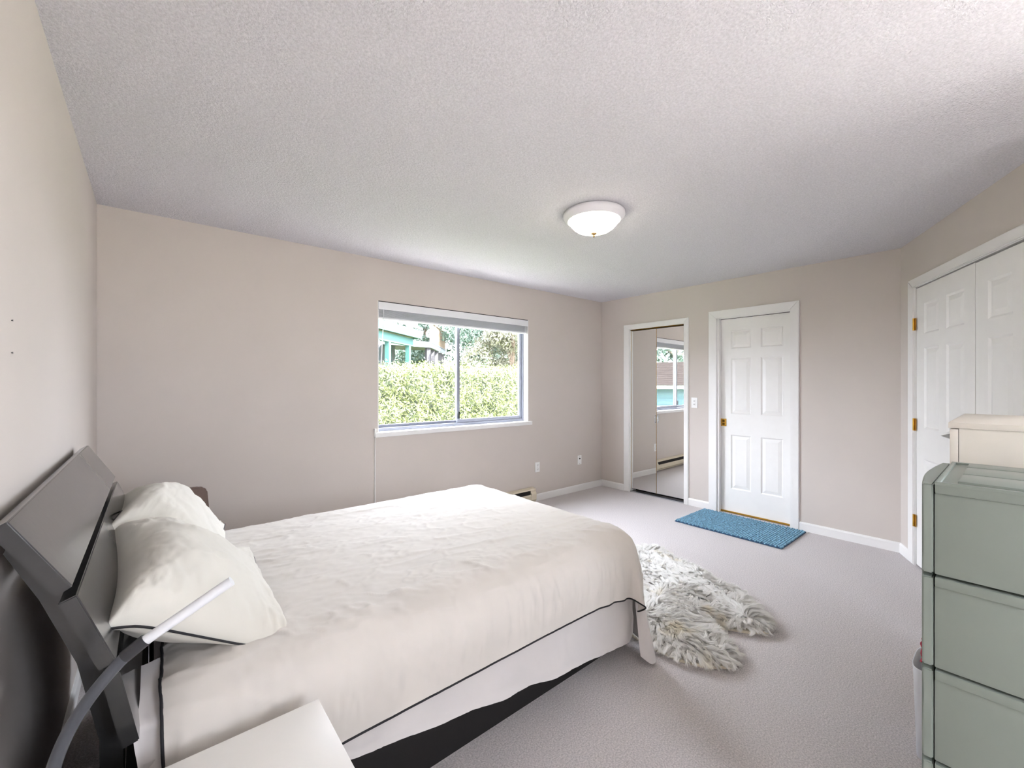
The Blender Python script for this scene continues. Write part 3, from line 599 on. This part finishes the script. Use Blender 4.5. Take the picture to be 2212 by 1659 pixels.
# ------------------------------------------------------------------ brown chair behind the bed
ch = empty('brown_chair', (.045, 3.12, 0), 0); tag(ch, 'brown padded chair behind the bed near the window wall', 'chair')
bm = bmesh.new(); bx(bm, -.21, .21, -.21, .21, .40, .47, bev=.025, seg=3); finish('seat', bm, M_brownchair, ch, True, 50)
bm = bmesh.new(); prism(bm, [(-.205, .44), (.225, .44), (.235, .52), (.222, .68), (.205, .700), (.18, .707), (-.16, .707), (-.19, .70), (-.205, .68)], .17, .215); bmesh.ops.bevel(bm, geom=[e for e in bm.edges], offset=.008, segments=2, affect='EDGES'); finish('backrest', bm, M_brownchair, ch, True, 50)
for sx in (-1, 1):
    for sy in (-1, 1): tube('leg', [(sx*.17, sy*.17, .41), (sx*.19, sy*.19, 0)], [.018, .013], M_black_wood, ch, 10)

# ------------------------------------------------------------------ green drawer tower
gt = empty('drawer_tower', (1.43, .156, 0)); tag(gt, 'sage green stackable plastic drawer tower', 'drawer tower')
TW, TD, TP = .415, .42, .2228
for k in range(5):
    z = k*TP; fr = empty('tier', (0, 0, z)); fr.parent = gt
    bm = bmesh.new(); bx(bm, .004, TW-.004, -TD, -.024, .004, TP-.024, bev=.004); finish('body_shell', bm, M_green, fr, True, 40)
    bm = bmesh.new(); bx(bm, 0, TW, -TD-.002, -.025, TP-.0245, TP-.0015, bev=.004); finish('top_rim', bm, M_green, fr, True, 40)
    # drawer front: gently bowed outwards, rounded edges
    bm = bmesh.new(); npt = 14; fx = [(.000 + TW*i/npt) for i in range(npt+1)]
    poly = [(0.000, -.0225)] + [(x, -.003 + .012*math.sin(PI*x/TW)) for x in fx] + [(TW, -.0225)]
    prism(bm, poly, .006, TP-.003, 'z'); bmesh.ops.bevel(bm, geom=[e for e in bm.edges], offset=.003, segments=2, affect='EDGES', clamp_overlap=True)
    dr = finish('drawer', bm, M_green, fr, True, 40)
tp = empty('top_tray', (0, 0, 5*TP)); tp.parent = gt
for (a, b) in ((.045, .172), (.184, .315), (.327, .40)):
    bm = bmesh.new(); bx(bm, a, b, -TD+.012, -.060, -.006, .0045, bev=.004); finish('raised_slat', bm, M_green, tp, True, 40)
bm = bmesh.new()
for b in ((0, .012, -TD, -.025), (TW-.012, TW, -TD, -.025), (.012, TW-.012, -.034, -.025), (.012, TW-.012, -TD, -TD+.008)): bx(bm, *b, -.004, .0035, bev=.0015)
finish('raised_border', bm, M_green, tp, True, 40)

# ------------------------------------------------------------------ cream chest behind it
cs = empty('chest_of_drawers', (1.895, .141, 0)); tag(cs, 'tall cream white chest of drawers behind the green drawer tower', 'chest of drawers')
CW, CD, CH = .60, .44, 1.232
bm = bmesh.new(); bx(bm, 0, .016, -CD, -.021, 0, CH-.018); bx(bm, CW-.016, CW, -CD, -.021, 0, CH-.018); bx(bm, .016, CW-.016, -CD, -CD+.01, 0, CH-.018); bx(bm, .016, CW-.016, -CD+.01, -.03, .04, .055); finish('carcass', bm, M_chest, cs)
bm = bmesh.new(); bx(bm, -.003, CW+.003, -CD, .002, CH-.0175, CH, bev=.001); finish('top', bm, M_chest, cs, True, 40)
for k in range(6):
    z0 = .06+k*.1925; bm = bmesh.new(); bx(bm, .0, CW, -.0195, -.001, z0, z0+.189, bev=.0012); d_ = finish('drawer', bm, M_chest, cs, True, 40)
    bm = bmesh.new(); bx(bm, .03, CW-.03, -CD+.03, -.0195, z0+.02, z0+.15); finish('drawer_box', bm, M_chest, d_)
bm = bmesh.new(); bm.faces.new([bm.verts.new(p) for p in ((.02, .0, 1.195), (.03, .022, 1.186), (.045, .0, 1.176))]); bmesh.ops.solidify(bm, geom=list(bm.faces), thickness=.002); tg = finish('paper_tag', bm, M_vinyl, cs)

# white bin with a red ribbon standing in front of the chest
bn = empty('waste_bin', (2.185, .212, 0)); tag(bn, 'white plastic bin standing in front of the cream chest', 'bin')
bm = bmesh.new(); prof = [(.085, 0), (.105, .30), (.104, .34)]
rings = []
for (r, z) in [(.072, .0), (.078, .005), (.098, .335), (.102, .345), (.102, .352), (.097, .352), (.094, .335), (.072, .02)]:
    ring = []
    for k in range(40):
        t = k*2*PI/40; c, s = math.cos(t), math.sin(t); e = .55
        ring.append(bm.verts.new((1.0*r*math.copysign(abs(c)**e, c), .42*r*math.copysign(abs(s)**e, s), z*.95)))
    rings.append(ring)
for r0, r1 in zip(rings, rings[1:]):
    for k in range(40): bm.faces.new((r0[k], r0[(k+1) % 40], r1[(k+1) % 40], r1[k]))
bm.faces.new(rings[0][::-1]); bm.faces.new(rings[-1]); finish('tub', bm, M_bin, bn, True, 50)
pts = [(.0+.03*math.sin(i*.9)*(.4+.6*i/26), .0+.018*math.cos(i*1.3), .335+.085*abs(math.sin(i*.55))) for i in range(27)]
rb = tube('crumpled_ribbon', smooth_path(pts, 2), .0035, M_red, None, 6); rb.location = (2.125, .212, .012); tag(rb, 'crumpled red ribbon poking out of the white bin', 'ribbon')

# ------------------------------------------------------------------ bath mat by the pocket door
mt = empty('floor_mat', (4.235, 1.715, 0)); tag(mt, 'teal blue chenille mat lying before the pocket door', 'mat')
ML, MWd = .935, .615        # along y, along x
bm = bmesh.new(); bx(bm, -MWd/2, MWd/2, -ML/2, ML/2, .001, .012, bev=.005, seg=2); finish('backing', bm, M_mat_edge, mt, True, 50)
ico = bmesh.new(); bmesh.ops.create_icosphere(ico, subdivisions=1, radius=1); iv = np.array([v.co[:] for v in ico.verts]); itf = np.array([[v.index for v in f.verts] for f in ico.faces]); ico.free()
rows = 48; cols = 27; nv = []; nf = []
for i in range(rows):
    for j in range(cols):
        y = -ML/2+.010+(ML-.02)*i/(rows-1); x = -MWd/2+.010+(MWd-.02)*(j+(.5 if i % 2 else 0))/(cols-.5)
        s = np.array([.0125, .0098, .0090])*rng.uniform(.85, 1.15, 3); a = rng.normal(.45*(1 if i % 2 else -1), .25); v = iv*s
        v = np.stack([v[:, 0]*math.cos(a)-v[:, 1]*math.sin(a), v[:, 0]*math.sin(a)+v[:, 1]*math.cos(a), v[:, 2]], 1) + (x+rng.normal(0, .0010), y+rng.normal(0, .0008), .0135+rng.normal(0, .0008))
        nf.append(itf+len(iv)*len(nv)); nv.append(v)
o = mesh_np('chenille_loops', np.concatenate(nv), np.concatenate(nf), M_mat, mt); o['kind'] = 'stuff'

# ------------------------------------------------------------------ sheepskin
RP = np.array([(3.04, 1.94), (3.11, 1.82), (2.985, 1.63), (2.975, 1.42), (2.875, 1.29), (2.885, 1.15), (2.76, 1.01), (2.63, .895), (2.55, .87), (2.47, .93), (2.40, 1.05), (2.345, 1.09), (2.27, .965), (2.19, .895), (2.10, .875), (2.01, .955), (1.96, 1.06), (1.945, 1.18), (1.96, 1.34), (2.06, 1.58), (2.22, 1.80), (2.45, 1.95), (2.70, 2.05), (2.92, 2.04)])
def inside(p, poly):
    x, y = p[:, 0], p[:, 1]; c = np.zeros(len(p), bool); n = len(poly)
    for i in range(n):
        (x0, y0), (x1, y1) = poly[i], poly[(i+1) % n]; t = ((y0 > y) != (y1 > y)) & (x < (x1-x0)*(y-y0)/(y1-y0+1e-12)+x0); c ^= t
    return c
def edist(p, poly):
    best = np.full(len(p), 9.); g = np.zeros_like(p)
    for i in range(len(poly)):
        a = poly[i]; b = poly[(i+1) % len(poly)]; t = np.clip(((p-a)@(b-a))/((b-a)@(b-a)), 0, 1)[:, None]; d = p-(a+(b-a)*t); l = np.linalg.norm(d, axis=1); k = l < best; best[k] = l[k]; g[k] = d[k]
    return best, g/np.maximum(best, 1e-6)[:, None]
fr = empty('sheepskin_rug', (2.5, 1.4, 0)); tag(fr, 'cream white long haired sheepskin rug at the foot of the bed', 'rug')
bm = bmesh.new(); vs = [bm.verts.new((x-2.5, y-1.4, .002)) for x, y in RP]; f0 = bm.faces.new(vs)
ex = bmesh.ops.extrude_face_region(bm, geom=[f0]); bmesh.ops.translate(bm, verts=[v for v in ex['geom'] if isinstance(v, bmesh.types.BMVert)], vec=(0, 0, .014)); bmesh.ops.recalc_face_normals(bm, faces=bm.faces); finish('pelt', bm, M_pelt, fr)
NS = 80000; p = rng.uniform(RP.min(0), RP.max(0), (NS*2, 2)); p = p[inside(p, RP)][:NS]; NS = len(p)
NC = 4200; cc = rng.uniform(RP.min(0), RP.max(0), (NC*3, 2)); cc = cc[inside(cc, RP)][:NC]; NC = len(cc)
near = np.concatenate([((q_[:, None]-cc[None])**2).sum(2).argmin(1) for q_ in np.array_split(p, 60)])
ed, eg = edist(p, RP); ec, ecg = edist(cc, RP)
hf = lambda a, e: .014 + .048*np.clip(e/.13, 0, 1)**.55 + .034*(fbm(a[:, 0]*8, a[:, 1]*8)-.45)*np.clip(e/.1, 0, 1)
fa = fbm(cc[:, 0]*3.2, cc[:, 1]*3.2, 1.)*13; fc = np.stack([np.cos(fa), np.sin(fa)], 1)*.8 - ecg*np.clip(1.7-ec/.08, .1, 1.7)[:, None] + rng.normal(0, .35, (NC, 2)); fc /= np.linalg.norm(fc, axis=1, keepdims=True)
lc = rng.uniform(.050, .085, NC)*np.clip(.75+ec/.2, .75, 1); tc_ = cc + fc*(lc*.82)[:, None]; zt = hf(cc, ec) + np.where(ec > .05, rng.uniform(-.006, .026, NC), rng.uniform(-.012, .004, NC)); zm = hf(cc, ec) + rng.uniform(.018, .036, NC)*np.clip(.4+ec/.08, .4, 1)
hr = hf(p, ed); tip = tc_[near] + (p-cc[near])*.5 + rng.normal(0, .006, (NS, 2)); ztip = np.maximum(zt[near]+rng.normal(0, .004, NS), .004); zmid = zm[near]+rng.normal(0, .003, NS)
flow = tip-p; flow /= np.maximum(np.linalg.norm(flow, axis=1, keepdims=True), 1e-6); wv_ = np.stack([-flow[:, 1], flow[:, 0]], 1)*rng.uniform(.0010, .0022, NS)[:, None]; segs = 5; Vs = []
curl = rng.normal(0, .010, NC)[near]; sidev = np.stack([-flow[:, 1], flow[:, 0]], 1)
for k in range(segs):
    t = k/(segs-1); w = (1-t)**.6; xy = p*(1-t)+tip*t + sidev*(curl*math.sin(t*PI))[:, None]
    z = hr*(1-t)**2 + 2*t*(1-t)*zmid + t*t*ztip; c = np.concatenate([xy, np.maximum(z, .003)[:, None]], 1)
    if k < segs-1: Vs += [c-np.concatenate([wv_*w, np.zeros((NS, 1))], 1), c+np.concatenate([wv_*w, np.zeros((NS, 1))], 1)]
    else: Vs += [c]
nvp = len(Vs); Va = np.stack(Vs, 1).reshape(-1, 3) - (2.5, 1.4, 0); b0 = (np.arange(NS)*nvp)[:, None]; tris = []
for k in range(segs-2): tris += [b0+[2*k, 2*k+3, 2*k+1], b0+[2*k, 2*k+2, 2*k+3]]
tris += [b0+[2*(segs-2), 2*(segs-2)+2, 2*(segs-2)+1]]
o = mesh_np('wool', Va, np.concatenate(tris), M_fur, fr); o['kind'] = 'stuff'
wn = np.repeat(np.concatenate([flow*.25+rng.normal(0, .16, (NS, 2)), np.ones((NS, 1))], 1), nvp, axis=0); wn /= np.linalg.norm(wn, axis=1, keepdims=True)
o.data.normals_split_custom_set_from_vertices(wn.tolist())
# a soft underlayer that fills the wool from below
gx, gy = np.meshgrid(np.linspace(1.9, 3.15, 120), np.linspace(.84, 2.1, 120), indexing='ij'); gp_ = np.stack([gx.ravel(), gy.ravel()], 1); ge, _ = edist(gp_, RP); gi = inside(gp_, RP)
gz = np.where(gi, .014+.050*np.clip(ge/.13, 0, 1)**.55 + .018*(fbm(gp_[:, 0]*9, gp_[:, 1]*9)-.45)*np.clip(ge/.1, 0, 1), .0); ff = grid_faces(120, 120); ff = ff[gi[ff].all(1)]
mesh_np('underwool', np.concatenate([gp_-(2.5, 1.4), gz[:, None]], 1), ff, M_fur, fr)

# ------------------------------------------------------------------ outside
M_lawn = mat('lawn', srgb(92, 106, 60), 1, var=.25, scale=6)
M_pave = mat('pale_concrete', srgb(196, 190, 180), .9, var=.08, scale=5)
M_leaf_h = mat('hedge_leaf', srgb(82, 89, 44), .6, var=.3, scale=5)
M_leaf_t = mat('tree_leaf', srgb(56, 74, 60), .6, var=.4, scale=1.2)
M_leaf_p = mat('pale_tree_leaf', srgb(88, 86, 68), .6, var=.35, scale=1.5)
M_bark = mat('bark', srgb(104, 88, 76), .9, var=.2, scale=12)
M_teal = mat('teal_paint', srgb(42, 78, 74), .6, var=.04)
M_teal_d = mat('teal_siding', srgb(50, 72, 78), .7, var=.04)
M_greyw = mat('grey_stucco', srgb(78, 82, 90), .9, var=.05)
M_creamp = mat('cream_soffit', srgb(118, 116, 100), .8, var=.03)
M_fasc = mat('grey_blue_fascia', srgb(72, 78, 88), .7, var=.03)
M_post = mat('grey_wood_post', srgb(60, 56, 60), .8, var=.1)
M_woodrail = mat('tan_wood_rail', srgb(92, 78, 62), .8, var=.1)
M_whiter = mat('white_railing', srgb(150, 150, 152), .5)
M_shingle = mat('brown_shingle', srgb(33, 29, 28), 1, var=.3, scale=9, spec=0.)
GZ = -.35
tag(box('ground_lawn', -60, 60, YW+1.35, 60, GZ-.1, GZ, M_lawn), 'green lawn outside beneath the hedge', 'lawn', kind='structure')
tag(box('ground_path', -60, 60, YW+.17, YW+1.35, GZ-.1, GZ+.03, M_pave), 'pale concrete path outside under the window', 'path', kind='structure')
tag(box('ground_rear', -60, 60, -60, YR-.17, GZ-.1, GZ, M_pave), 'pale concrete yard behind the rear window', 'yard', kind='structure')
def leaves(name, C, N, size, m, parent, asp=.55):
    n = len(C); t = rng.normal(size=(n, 3)); nn = N + rng.normal(0, .75, (n, 3)); nn /= np.linalg.norm(nn, axis=1, keepdims=True)
    t -= nn*(t*nn).sum(1, keepdims=True); t /= np.linalg.norm(t, axis=1, keepdims=True); b = np.cross(nn, t); s = size*rng.uniform(.6, 1.35, (n, 1))
    V = np.stack([C-t*s, C-b*s*asp*.5+nn*s*.12, C+t*s, C+b*s*asp*.5+nn*s*.12], 1).reshape(-1, 3)
    o = mesh_np(name, V, np.arange(4*n).reshape(-1, 4), m, parent, False); o['kind'] = 'stuff'; return o
# hedge
hg = empty('hedge', (3.6, 7.1, GZ)); tag(hg, 'clipped yellow green hedge seen through the window', 'hedge')
HX0, HX1, HT = -1.7, 12.5, 1.98
n = 90000; fx = rng.uniform(HX0, HX1, n); kind_ = rng.random(n); fz = rng.uniform(0, HT, n); fy = np.zeros(n); N_ = np.zeros((n, 3))
dep = .40*(fbm(fx*1.6, fz*1.6)-.5) + .34*(fbm(fx*5, fz*5)-.5)
f_ = kind_ < .72; fy = np.where(f_, 6.55-dep+rng.normal(0, .04, n), rng.uniform(6.5, 7.6, n)); fz = np.where(f_, fz, HT + .16*(fbm(fx*2, fy*2)-.5)+rng.normal(0, .05, n)); N_[f_] = (0, -1, .45); N_[~f_] = (0, -.2, 1)
l_ = kind_ > .96; fx = np.where(l_, HX0+rng.normal(0, .06, n), fx); fz = np.where(l_, rng.uniform(0, HT, n), fz); N_[l_] = (-1, 0, .4)
leaves('foliage', np.stack([fx-3.6, fy-7.1, fz], 1), N_, .036, M_leaf_h, hg, .42)
nX = 60; nZ = 18; gx, gz = np.meshgrid(np.linspace(HX0, HX1, nX), np.linspace(0, HT-.06, nZ), indexing='ij'); gyy = 6.66-.30*(fbm(gx*1.6, gz*1.6)-.5)
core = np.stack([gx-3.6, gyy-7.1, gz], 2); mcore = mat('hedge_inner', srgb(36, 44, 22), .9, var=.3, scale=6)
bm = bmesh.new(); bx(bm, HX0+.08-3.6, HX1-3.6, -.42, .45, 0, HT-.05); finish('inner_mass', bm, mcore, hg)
# trees
def tree(name, loc, h, r, m, label, nl=9000, ls=.11, squash=1.0, clumps=26, tall=.55):
    root = empty(name, loc); tag(root, label, 'tree', 'trees beyond the hedge')
    pts = [Vector((0, 0, 0)), Vector((.1*r, .05*r, h*.3)), Vector((-.05*r, 0, h*.6)), Vector((0, 0, h*.92))]
    tube('trunk', smooth_path(pts, 2), [.16*(1-.8*i/16) for i in range(len(smooth_path(pts, 2)))], M_bark, root, 8)
    C = []; Nn_ = []
    for k in range(clumps):
        a = rng.uniform(0, 2*PI); zz = rng.uniform(h*(1-tall)*.5, h); rr = r*math.sqrt(rng.random())*(1-.55*abs(zz/h-.55))
        c = np.array([rr*math.cos(a), rr*math.sin(a), zz]); cr = r*rng.uniform(.28, .5); m_ = nl//clumps
        d = rng.normal(size=(m_, 3)); d /= np.linalg.norm(d, axis=1, keepdims=True); C.append(c + d*cr*rng.uniform(.55, 1, (m_, 1))*(1, 1, squash)); Nn_.append(d)
        if k < 8: tube('branch', [(0, 0, max(.3*h, zz*.6)), tuple(c*(.5, .5, .8)), tuple(c)], [.06, .04, .02], M_bark, root, 6)
    leaves('crown', np.concatenate(C), np.concatenate(Nn_), ls, m, root)
tree('broadleaf_tree', (12.6, 16.5, GZ), 5.9, 1.9, M_leaf_t, 'green leafy tree behind the hedge beside the deck', 15000, .10)
tree('broadleaf_tree', (10.9, 12.9, GZ), 4.5, 1.6, M_leaf_p, 'pale yellowish tree behind the hedge beside the green tree', 14000, .085)
tree('broadleaf_tree', (15.8, 20.5, GZ), 8.5, 3.2, M_leaf_t, 'tall dark green tree rising behind the pale tree', 13000, .17)
tree('broadleaf_tree', (13.4, 24.5, GZ), 8.5, 2.4, M_leaf_t, 'tall green tree behind the wooden deck', 9000, .17)
tree('broadleaf_tree', (-15.0, 12.5, GZ), 6.0, 2.4, M_leaf_t, 'green tree behind the shingled garage', 8000, .16)
# neighbour's house with porch
nh = empty('neighbour_house', (5.84, 15.82, GZ), math.radians(38)); tag(nh, 'grey stucco house with teal porch posts and white balcony railing', 'house')
def nb(name, b, m, bev=0, parent=nh):
    bm = bmesh.new(); bx(bm, *b, bev=bev); return finish(name, bm, m, parent)
nb('wall', (-6.0, 2.4, .6, 5.5, 0, 6.2), M_greyw)
nb('balcony_deck', (-6.0, 1.55, -1.75, .6, 3.55, 3.72), M_creamp)
nb('balcony_fascia', (-6.0, 1.62, -1.83, -1.75, 3.50, 3.80), M_teal); nb('balcony_fascia', (1.55, 1.62, -1.75, .6, 3.50, 3.80), M_teal)
nb('porch_beam', (-6.0, 1.30, -1.60, -1.42, 3.18, 3.48), M_teal)
for x in (-3.2, -.55, 1.05): nb('porch_post', (x-.08, x+.08, -1.59, -1.43, 0, 3.18), M_teal)
rl = nb('railing', (-6.0, 1.55, -1.76, -1.70, 4.72, 4.80), M_whiter); nb('bottom_bar', (-6.0, 1.55, -1.75, -1.71, 3.90, 3.95), M_whiter, 0, rl)
bm = bmesh.new()
for k in range(62): bx(bm, -5.95+k*.12, -5.91+k*.12, -1.75, -1.71, 3.95, 4.72)
o = finish('baluster_row', bm, M_whiter, rl); o['kind'] = 'stuff'
dr = nb('door', (-2.5, -1.6, .55, .6, .1, 2.2), M_whiter); nb('door_glass', (-2.4, -1.7, .53, .55, .3, 2.1), mat('dark_glass', srgb(60, 84, 92), .15), 0, dr)
w_ = nb('window', (-.6, .5, .55, .6, 1.0, 2.1), M_whiter); nb('pane', (-.5, .4, .53, .55, 1.1, 2.0), MATS['dark_glass'], 0, w_)
rf = bmesh.new(); prism(rf, [(-6.4, 6.2), (2.9, 6.2), (-1.7, 8.2)], -.1, 5.8); finish('roof', rf, M_shingle, nh)
# second deck on posts
dk = empty('wooden_deck', (10.5, 18.6, GZ)); tag(dk, 'raised grey wooden deck on posts with tan railing', 'deck')
DS = Vector((.64, .77, 0))*4.6; DF = Vector((-2.75, -.35, 0)); ZD = 3.74
def slab(name, a, b, z0, z1, th, m, parent=dk):
    a = Vector(a); b = Vector(b); d = (b-a).normalized(); n = Vector((-d.y, d.x, 0))*th
    bm = bmesh.new(); prism(bm, [(a.x, a.y), (b.x, b.y), (b.x+n.x, b.y+n.y), (a.x+n.x, a.y+n.y)], z0, z1, 'z'); return finish(name, bm, m, parent)
bm = bmesh.new(); prism(bm, [(0, 0), (DS.x, DS.y), (DS.x-3.2, DS.y+1.2), (DF.x, DF.y+.02)], ZD-.06, ZD, 'z'); finish('deck_floor', bm, M_post, dk)
slab('front_fascia', DF, (0, 0, 0), ZD-.26, ZD+.02, .06, M_fasc); slab('side_fascia', (0, 0, 0), DS, ZD-.26, ZD+.02, .06, M_fasc)
for t in (.04, .28, .52, .76, .98):
    q = DS*t + Vector((-.22, .05, 0)); bm = bmesh.new(); bx(bm, q.x-.1, q.x+.1, q.y-.1, q.y+.1, 0, ZD-.26); finish('post', bm, M_post, dk)
    q = DS*t + Vector((-.05, .04, 0)); bm = bmesh.new(); bx(bm, q.x-.05, q.x+.05, q.y-.05, q.y+.05, ZD, ZD+1.0); finish('rail_post', bm, M_woodrail, dk)
r_ = slab('rail', (0, 0, 0), DS, ZD+.98, ZD+1.05, .1, M_woodrail)
bm = bmesh.new()
for k in range(32):
    q = DS*(k+.5)/32 + Vector((-.05, .04, 0)); bx(bm, q.x-.02, q.x+.02, q.y-.02, q.y+.02, ZD, ZD+.98)
o = finish('baluster_row', bm, M_woodrail, r_); o['kind'] = 'stuff'
slab('house_wall', (DF.x, DF.y+1.2, 0), (-.7, 2.6, 0), 0, ZD-.06, .2, M_greyw)
# pale flowering bushes just over the hedge
for (x, y, z, lab) in ((8.6, 14.6, 1.4, 'pale bush in front of the wooden deck posts'), (6.1, 12.6, 1.4, 'pale bush in front of the teal porch')):
    b_ = empty('garden_bush', (x, y, GZ)); tag(b_, lab, 'bush'); d = rng.normal(size=(2500, 3)); d /= np.linalg.norm(d, axis=1, keepdims=True); c = d*rng.uniform(.6, 1, (2500, 1))*(.9, .7, .85) + (0, 0, .95)
    leaves('foliage', c, d, .06, M_leaf_p, b_); tube('stem', [(0, 0, 0), (.02, 0, .4), (0, 0, .9)], [.04, .03, .02], M_bark, b_, 6)
# shingled garage seen in the closet mirror
ga = empty('garage', (-7.6, 9.5, GZ), math.radians(62)); tag(ga, 'pale teal garage with brown shingled roof reflected in the mirror', 'garage')
def gb(name, b, m, parent=ga):
    bm = bmesh.new(); bx(bm, *b); return finish(name, bm, m, parent)
gb('wall', (-5, 5, 0, 5.5, 0, 1.66), M_teal_d)
for k in range(6): gb('siding_board', (-5, 5, -.02, 0, .02+k*.27, .02+k*.27+.25), M_teal_d)
gb('fascia', (-5.4, 5.4, -.52, -.44, 1.50, 1.66), M_whiter)
rs_ = math.atan2(1.55, 3.2)
for k in range(12):
    bm = bmesh.new(); y0 = -.55+k*.275; z0 = 1.64+(k*.275)*.33; Mx = Matrix.Translation((0, y0, z0)) @ Matrix.Rotation(.30, 4, 'X')
    bx(bm, -5.4, 5.4, 0, .34, 0, .03, M=Mx); finish('shingle_course', bm, M_shingle, ga)
gb('gable', (-5, 5, 2.6, 2.7, 1.66, 2.6), M_teal_d)
